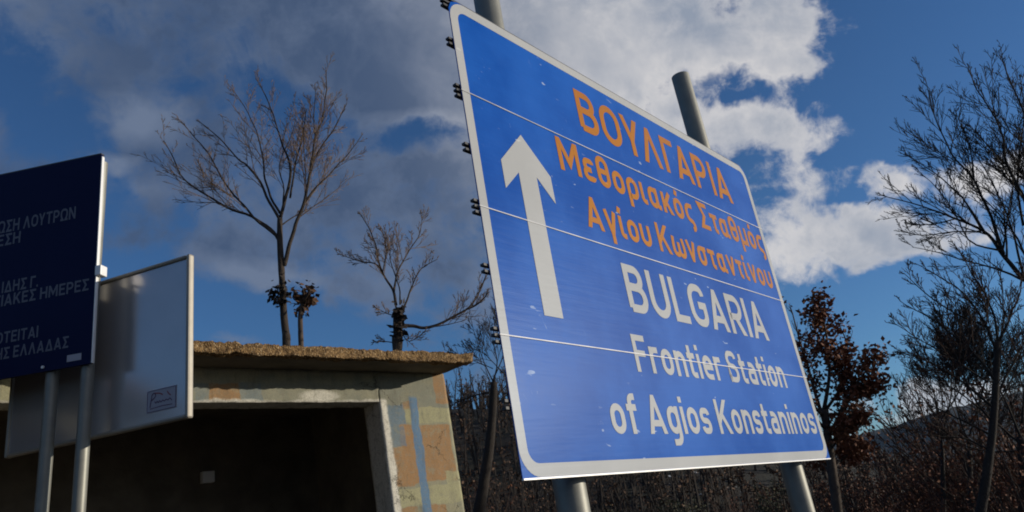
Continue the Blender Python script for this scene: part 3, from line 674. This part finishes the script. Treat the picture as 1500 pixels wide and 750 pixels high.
t1, O1, tp = traced_tree('bare_tree', 'tall bare tree with a fan of pale branches rising behind the shelter roof', 'tree', 13.5,
            [(420, 520), (420, 500), (416, 464), (413, 408), (410, 352), (410, 320)], (.054, .034), L1, dens=4.6, level=3, tm='bark_mid', ln=.40)
t1['group'] = 'bare trees behind the shelter'
# the broken sucker beside it and tufts of dead leaves
st, O2, _ = traced_tree('tree_stump', 'thin broken stem with shaggy dead leaves beside the tall bare tree', 'tree stump', 13.3, [(441.6, 520), (441, 500), (440, 464), (444, 441)], (.050, .042),
            [([(443, 445), (436, 432), (431, 426)], .036, .02), ([(444, 443), (450, 432), (454, 424)], .036, .02), ([(440, 468), (446, 452), (456, 440)], .03, .012)], dens=6, level=1, ln=.5)
lf = MB()
for c, n_, s_ in (((446, 440), 60, .085), ((452, 428), 50, .07), ((434, 428), 26, .07), ((441, 456), 26, .06)):
    for _ in range(n_): leaf_at(lf, at(c[0] + random.gauss(0, 4.5), c[1] + random.gauss(0, 6), 13.3) - O2 + Vector((0, rnd(-.06, .06), .03)), s_ * rnd(.9, 2.4))
lf.build('dead_leaves', M['deadleaf'], st, kind='stuff')
lf = MB()
for _ in range(110): leaf_at(lf, at(413 + random.gauss(0, 5), 428 + random.gauss(0, 11), 13.4) - O1, .085 * rnd(.6, 1.7))
for _ in range(34): leaf_at(lf, at(400 + random.gauss(0, 4), 432 + random.gauss(0, 5), 13.4) - O1, .085 * rnd(.6, 1.7))
lf.build('dead_leaves', M['twig_dark'], t1, kind='stuff')

# --- pollarded tree over the right end of the roof
L2 = [([(580, 447), (575, 423), (560, 400), (551.7, 366.7), (540, 333), (529, 313)], .026, .005), ([(560, 400), (550, 386.7), (523, 381.7), (494, 370)], .015, .004),
      ([(577, 427), (580, 406.7), (593, 376.7), (613, 346.7), (618, 318)], .02, .004), ([(592, 450), (597, 440), (603, 420), (616.7, 393), (642, 380)], .02, .004),
      ([(590, 476.7), (605, 477), (623, 480), (650, 471.7), (683, 453), (700, 433), (712, 404)], .032, .01), ([(683, 453), (700, 446), (716, 428)], .016, .007),
      ([(578, 463), (566, 458), (548, 448)], .009, .004), ([(578, 502), (560, 500), (543, 502)], .009, .004), ([(587, 480), (600, 500), (625, 485)], .01, .004),
      ([(586, 446), (584, 420), (572, 380), (575, 345)], .014, .004), ([(560, 400), (566, 370), (558, 335)], .012, .004)]
t2, O3, _ = traced_tree('bare_tree', 'pollarded bare tree with a knobbly trunk and one long branch over the roof corner', 'tree', 12.6,
            [(583, 525), (582.7, 513), (583, 490), (583, 453)], (.048, .054), L2, dens=5.5, level=3, tm='bark_mid', ln=.46, group='bare trees behind the shelter')
kn = MB()
for _ in range(90): leaf_at(kn, at(584 + random.gauss(0, 4), 468 + random.gauss(0, 13), 12.5) - O3, .12 * rnd(.6, 1.4))
kn.build('dead_leaves', M['twig_dark'], t2, kind='stuff')

# --- tree between the shelter and the sign
L3 = [([(716, 575), (704, 577), (690.6, 580), (672, 588), (655, 598)], .022, .008), ([(721, 610), (729, 592), (738, 578), (752, 560)], .022, .008), ([(723, 560), (712, 535), (700, 505), (690, 470)], .02, .005),
      ([(723, 560), (728, 530), (722, 495), (728, 455)], .022, .005), ([(718, 590), (745, 560), (775, 520)], .02, .006), ([(735, 545), (712, 520), (694, 512), (668, 505)], .014, .004), ([(722, 540), (700, 530), (672, 520), (650, 512)], .012, .004),
      ([(721, 560), (738, 515), (742, 470), (735, 420)], .018, .005)]
traced_tree('bare_tree', 'dark bare tree standing between the shelter wall and the left edge of the blue sign', 'tree', 14.0,
            [(700, 790), (708, 712), (716, 661), (721, 610), (723.5, 560)], (.125, .066), L3, dens=6.5, level=3, wm='twig_dark', tm='bark_dark', ln=.50, group='bare trees behind the shelter')

# --- big bare tree leaning in from the right
L4 = [([(1530, 430), (1499, 406), (1465.6, 367), (1441.6, 338), (1398, 321), (1350, 300), (1288, 285.6)], .065, .006), ([(1470, 372), (1451, 319), (1427, 266), (1393.6, 223), (1369.6, 170), (1355, 113)], .04, .006),
      ([(1535, 400), (1515, 340), (1499, 285.6), (1475, 242), (1465.6, 189.6), (1432, 132), (1420, 103)], .055, .006), ([(1545, 380), (1535, 300), (1510, 190), (1480, 117.6), (1466, 79)], .05, .006),
      ([(1510, 415), (1470, 398), (1432, 386), (1380, 372), (1336, 362)], .03, .005), ([(1441, 338), (1410, 290), (1370, 255), (1325, 225)], .028, .005), ([(1427, 266), (1420, 215), (1400, 160)], .022, .005),
      ([(1398, 321), (1360, 330), (1325, 325)], .016, .005), ([(1475, 242), (1440, 205), (1412, 175)], .02, .005), ([(1499, 330), (1490, 260), (1500, 170), (1495, 110)], .03, .005), ([(1465, 367), (1420, 350), (1385, 290), (1345, 250)], .024, .005), ([(1500, 406), (1480, 330), (1450, 260), (1410, 200)], .03, .005), ([(1520, 420), (1490, 350), (1450, 300), (1405, 255)], .03, .005), ([(1520, 300), (1500, 230), (1490, 170)], .03, .005), ([(1441, 338), (1400, 340), (1350, 345), (1315, 335)], .02, .005)]
traced_tree('bare_tree', 'large bare tree leaning in from the right edge, branches spreading to the upper left', 'tree', 11.5,
            [(1580, 800), (1570, 700), (1555, 560), (1530, 430)], (.16, .09), L4, dens=5.6, level=3, tm='bark_dark', wm='twig_dark', ln=.42, group='bare trees at the right')
L5 = [([(1462, 520), (1440, 470), (1400, 420), (1340, 385)], .035, .005), ([(1462, 500), (1452, 450), (1425, 400), (1400, 360)], .03, .005), ([(1460, 560), (1420, 510), (1370, 470), (1318, 440)], .032, .005),
      ([(1458, 600), (1410, 560), (1360, 530), (1312, 515)], .03, .005), ([(1464, 500), (1490, 440), (1500, 390)], .03, .005), ([(1456, 640), (1400, 610), (1350, 590)], .026, .005),
      ([(1460, 580), (1490, 520), (1530, 470)], .03, .005), ([(1450, 480), (1400, 460), (1350, 425), (1322, 400)], .022, .005), ([(1448, 560), (1400, 530), (1350, 500), (1305, 470)], .02, .005), ([(1455, 620), (1420, 570), (1385, 480), (1370, 430)], .02, .005), ([(1455, 600), (1480, 560), (1500, 500), (1510, 440)], .02, .005), ([(1450, 660), (1410, 640), (1370, 640), (1335, 630)], .02, .005), ([(1462, 520), (1470, 460), (1465, 400)], .022, .005)]
traced_tree('bare_tree', 'bare tree with a dense reddish tangle of twigs in the lower right', 'tree', 11.0,
            [(1435, 790), (1445, 700), (1455, 620), (1462, 500)], (.085, .04), L5, dens=6, level=3, tm='bark_dark', wm='twig_red', ln=.46, group='bare trees at the right')
L6 = [([(1495, 640), (1470, 580), (1430, 520), (1390, 490)], .03, .005), ([(1495, 650), (1460, 620), (1400, 570), (1340, 545)], .03, .005), ([(1497, 620), (1500, 540), (1480, 470)], .03, .005), ([(1495, 660), (1440, 660), (1390, 640), (1340, 600)], .025, .005)]
traced_tree('bare_tree', 'dark bare tree half cut off by the right edge, behind the leaning one', 'tree', 12.5,
            [(1500, 800), (1500, 700), (1495, 640)], (.11, .06), L6, dens=6, level=3, tm='bark_dark', wm='twig_dark', ln=.44, group='bare trees at the right')

L8 = [([(1380, 650), (1372, 590), (1350, 530), (1335, 480)], .02, .005), ([(1381, 640), (1392, 580), (1395, 520), (1385, 450)], .022, .005), ([(1382, 610), (1410, 560), (1425, 500), (1430, 440)], .02, .005), ([(1380, 670), (1350, 640), (1330, 600), (1318, 560)], .016, .004), ([(1382, 660), (1412, 620), (1440, 590)], .016, .004)]
traced_tree('bare_tree', 'slender reddish bare tree rising in front of the far hill', 'tree', 14.5,
            [(1384, 780), (1382, 720), (1380, 650)], (.06, .03), L8, dens=9, level=3, tm='bark_dark', wm='twig_red', ln=.46, group='bare trees at the right')
L9 = [([(1420, 640), (1440, 570), (1450, 500), (1445, 430)], .025, .005), ([(1420, 650), (1400, 590), (1402, 520), (1412, 455)], .022, .005), ([(1420, 620), (1465, 560), (1485, 500)], .022, .005), ([(1421, 660), (1470, 630), (1510, 580)], .02, .005), ([(1420, 670), (1385, 640), (1362, 590)], .016, .004)]
traced_tree('bare_tree', 'thin many-stemmed bare tree inside the tangle at the lower right', 'tree', 13.5001,
            [(1425, 780), (1422, 720), (1420, 660)], (.07, .035), L9, dens=9, level=3, tm='bark_dark', wm='twig_dark', ln=.48, group='bare trees at the right')

# --- tree that keeps its red-brown leaves
L7 = [([(1208, 620), (1190, 560), (1172, 500), (1158, 450)], .05, .01), ([(1207, 600), (1215, 540), (1208, 480), (1200, 440)], .05, .01), ([(1212, 640), (1240, 590), (1262, 550), (1284, 520)], .045, .01),
      ([(1210, 600), (1235, 560), (1240, 510), (1232, 480)], .04, .01), ([(1214, 650), (1245, 625), (1266, 605)], .03, .01), ([(1206, 610), (1160, 560), (1130, 520)], .04, .01), ([(1210, 630), (1180, 600), (1150, 590)], .04, .01), ([(1228, 575), (1260, 575), (1285, 560)], .03, .01), ([(1218, 690), (1240, 670), (1262, 660)], .03, .01), ([(1220, 700), (1200, 670), (1180, 650)], .03, .01), ([(1216, 660), (1235, 630), (1250, 600)], .03, .01)]
t7, O7, tips7 = traced_tree('leafy_tree', 'tree with clumps of red-brown autumn leaves just right of the blue sign', 'tree', 13.0,
            [(1232, 790), (1226, 740), (1215, 660), (1208, 600)], (.105, .06), L7, dens=5, level=2, wm='twig_dark', ln=.36, spread=1.0)

lf = MB()
for q in tips7:
    if noise.noise(q * 1.5) < -.32 or random.random() < .15: continue
    for _ in range(random.choice((3, 5, 8, 12, 16))): leaf_at(lf, q + Vector((random.gauss(0, .09), random.gauss(0, .09), random.gauss(0, .09))), rnd(.045, .115))
print('leaves', len(lf.f)); lf.build('leaves', M['leaf'], t7, kind='stuff')

# --- undergrowth: bare shrubs, built once per kind and copied
ORD = ['leftmost', 'second from left', 'third from left', 'fourth from left', 'fifth from left', 'sixth from left', 'seventh from left', 'eighth from left', 'ninth from left', 'tenth from left', 'eleventh from left']
def plant_shrubs(rows, where, gp):
    for k in range(4):
        mine = sorted((q for q in rows if q[3] == k), key=lambda q: q[0])
        for i, (px, Y, s, _) in enumerate(mine):
            place_shrub(k, px, Y, s, where, (desc[k] + ' ' + where + (', ' + ORD[i] if len(mine) > 1 else '')), gp)
def shrub(wm, leafm, n, h, nl):
    mb = MB(); tips = []
    for i in range(n):
        a = rnd(0, 2 * pi); l = h * rnd(.6, 1.05); d = Vector((cos(a) * rnd(.15, .7), sin(a) * rnd(.15, .7), 1)).normalized()
        P = [Vector((rnd(-.2, .2), rnd(-.2, .2), -.1))]
        for j in range(6): d = wig(d, .13); P.append(P[-1] + d * l / 6)
        mb.tube(P, [.018 * (1 - j / 8) for j in range(7)], 5, cap=False); twigs(mb, P, .014, .005, 2, 3.2, .3, .15, .34, None, tips, .004)
    me = bpy.data.meshes.new('branches'); me.from_pydata(mb.v, [], mb.f); me.materials.append(M[wm])
    lb = MB()
    for q in tips:
        if random.random() < nl:
            leaf_at(lb, q + Vector((random.gauss(0, .05), random.gauss(0, .05), random.gauss(0, .05))), rnd(.03, .065))
            leaf_at(lb, q + Vector((random.gauss(0, .08), random.gauss(0, .08), random.gauss(0, .08))), rnd(.025, .06))
    lm = bpy.data.meshes.new('leaves'); lm.from_pydata(lb.v, [], lb.f); lm.materials.append(M[leafm])
    return me, lm
kinds = [shrub('twig_red', 'leaf', 15, 2.0, .55), shrub('twig_dark', 'deadleaf', 14, 2.2, .05), shrub('twig_dark', 'evergreen', 12, 1.5, 1.0), shrub('twig_red', 'leaf', 13, 1.8, .12)]
desc = ['red-brown leafy shrub', 'dark leafless shrub', 'dark green bushy shrub', 'reddish bare shrub']
def place_shrub(kind, px, Y, s, where, lab, gp):
    x = at(px, 700, Y).x; me, lm = kinds[kind]
    e = empty('shrub', Matrix.Translation((x, Y, gh(x, Y) - .05)) @ Matrix.Rotation(rnd(0, 6.28), 4, 'Z') @ Matrix.Scale(s, 4), label=lab or desc[kind] + ' ' + where, cat='shrub', group=gp)
    for nm, m_ in (('branches', me), ('leaves', lm)):
        if len(m_.polygons):
            o = bpy.data.objects.new(nm, m_); COL.objects.link(o); o.parent = e; o['kind'] = 'stuff'
plant_shrubs(((1235, 12, .75, 0), (1275, 13, .8, 0), (1300, 15, .95, 3), (1320, 12.5, .65, 0), (1350, 14, .8, 3), (1385, 12, .75, 0), (1410, 15, 1.2, 3), (1440, 12, .9, 1), (1470, 13, 1.2, 3), (1490, 11, .9, 1), (1515, 12, 1.2, 0), (1250, 17, 1.1, 1), (1340, 19, 1.1, 1), (1400, 20, 1.3, 1), (1470, 19, 1.5, 3), (1290, 21, 1.1, 0), (1540, 14, 1.4, 1), (1220, 20, 1.3, 3), (1375, 16, 1.0, 0), (1445, 16, 1.3, 0), (1348, 16.5, 1.5, 3), (1388, 17, 1.8, 3), (1430, 15.5, 1.8, 3), (1480, 15, 1.9, 3), (1412, 20, 2.1, 1), (1366, 19, 1.7, 1), (1500, 17, 2.1, 0), (1322, 18, 1.2, 0)), 'under the right-hand trees', 'undergrowth shrubs under the right-hand trees')
plant_shrubs(((672, 13, 1.1, 2), (690, 15, 1.2, 1), (715, 13.5, 1.0, 1), (745, 16, 1.2, 2), (768, 12, .8, 1), (790, 14, 1.0, 2), (665, 18, 1.5, 1), (735, 19, 1.5, 1), (705, 22, 1.7, 3), (775, 20, 1.4, 3), (810, 18, 1.1, 1), (755, 24, 1.7, 1)), 'between shelter and blue sign', 'undergrowth shrubs between shelter and blue sign')
plant_shrubs(((890, 15, .75, 1), (930, 19, .9, 1), (985, 16, .75, 3), (1040, 18, .9, 1), (1085, 15, .8, 1), (1120, 17, .9, 3), (905, 24, 1.2, 2), (1000, 25, 1.2, 2), (1065, 23, 1.2, 3), (1150, 21, 1.3, 1), (1195, 17, 1.1, 0), (1200, 14, .9, 1), (960, 30, 1.3, 2), (1120, 28, 1.4, 2)), 'below the blue sign', 'undergrowth shrubs below the blue sign')

# --- the wood on the bank behind: reads as one mass
def far_wood():
    mb = MB(); lv = MB()
    for i in range(1150):
        az = R(rnd(-14, 34)); d = rnd(30, 74); x, y = d * sin(az), d * cos(az); z = near_hill(x, y) - .3
        h = rnd(1.6, 4.2) * (1 if az < R(13) else .55); p = Vector((x, y, z)); P = [p]; dd = Vector((rnd(-.12, .12), rnd(-.12, .12), 1)).normalized()
        for j in range(5): dd = wig(dd, .07); P.append(P[-1] + dd * h / 5)
        r = rnd(.07, .13); mb.tube(P, [r * (1 - j / 6.2) for j in range(6)], 4, cap=False)
        tips = []; twigs(mb, P, r * .7, r * .2, 2, 1.8, .3, .2, .42, None, tips, .016)
        k = random.choice((0, .25, .25, .6))
        for q in tips:
            if random.random() < k: leaf_at(lv, q, rnd(.1, .22))
    mb.build('far_wood', M['twig_dark'], kind='stuff', label='dark leafless wood covering the bank behind the shelter and the signs', cat='wood')
    lv.build('far_foliage', M['deadleaf'], kind='stuff', label='brown leaves still hanging in the wood on the bank', cat='foliage')
far_wood()
print("polys", sum(len(o.data.polygons) for o in bpy.data.objects if o.type == "MESH"))
print("board L", bmx @ Vector((-BW, 0, 0)), "facade", bm_ @ off_plane(bm_, 10, 620, 0), "roof", ztop)

# ---------------------------------------------------------------- thin haze that adds to the blue in the far hill's colour
hz = bpy.data.materials.new('air'); hz.use_nodes = True; t_ = hz.node_tree; t_.nodes.clear()
o_ = t_.nodes.new('ShaderNodeOutputMaterial'); v_ = t_.nodes.new('ShaderNodeVolumePrincipled'); v_.inputs['Density'].default_value = .00005
v_.inputs['Color'].default_value = (.45, .7, 1, 1); v_.inputs['Anisotropy'].default_value = .2
t_.links.new(v_.outputs[0], o_.inputs['Volume'])
MB().box(-7000, 7000, -4000, 10000, -5, 125).build('haze', hz, kind='stuff', label='thin bluish haze between the camera and the far hill', cat='haze')
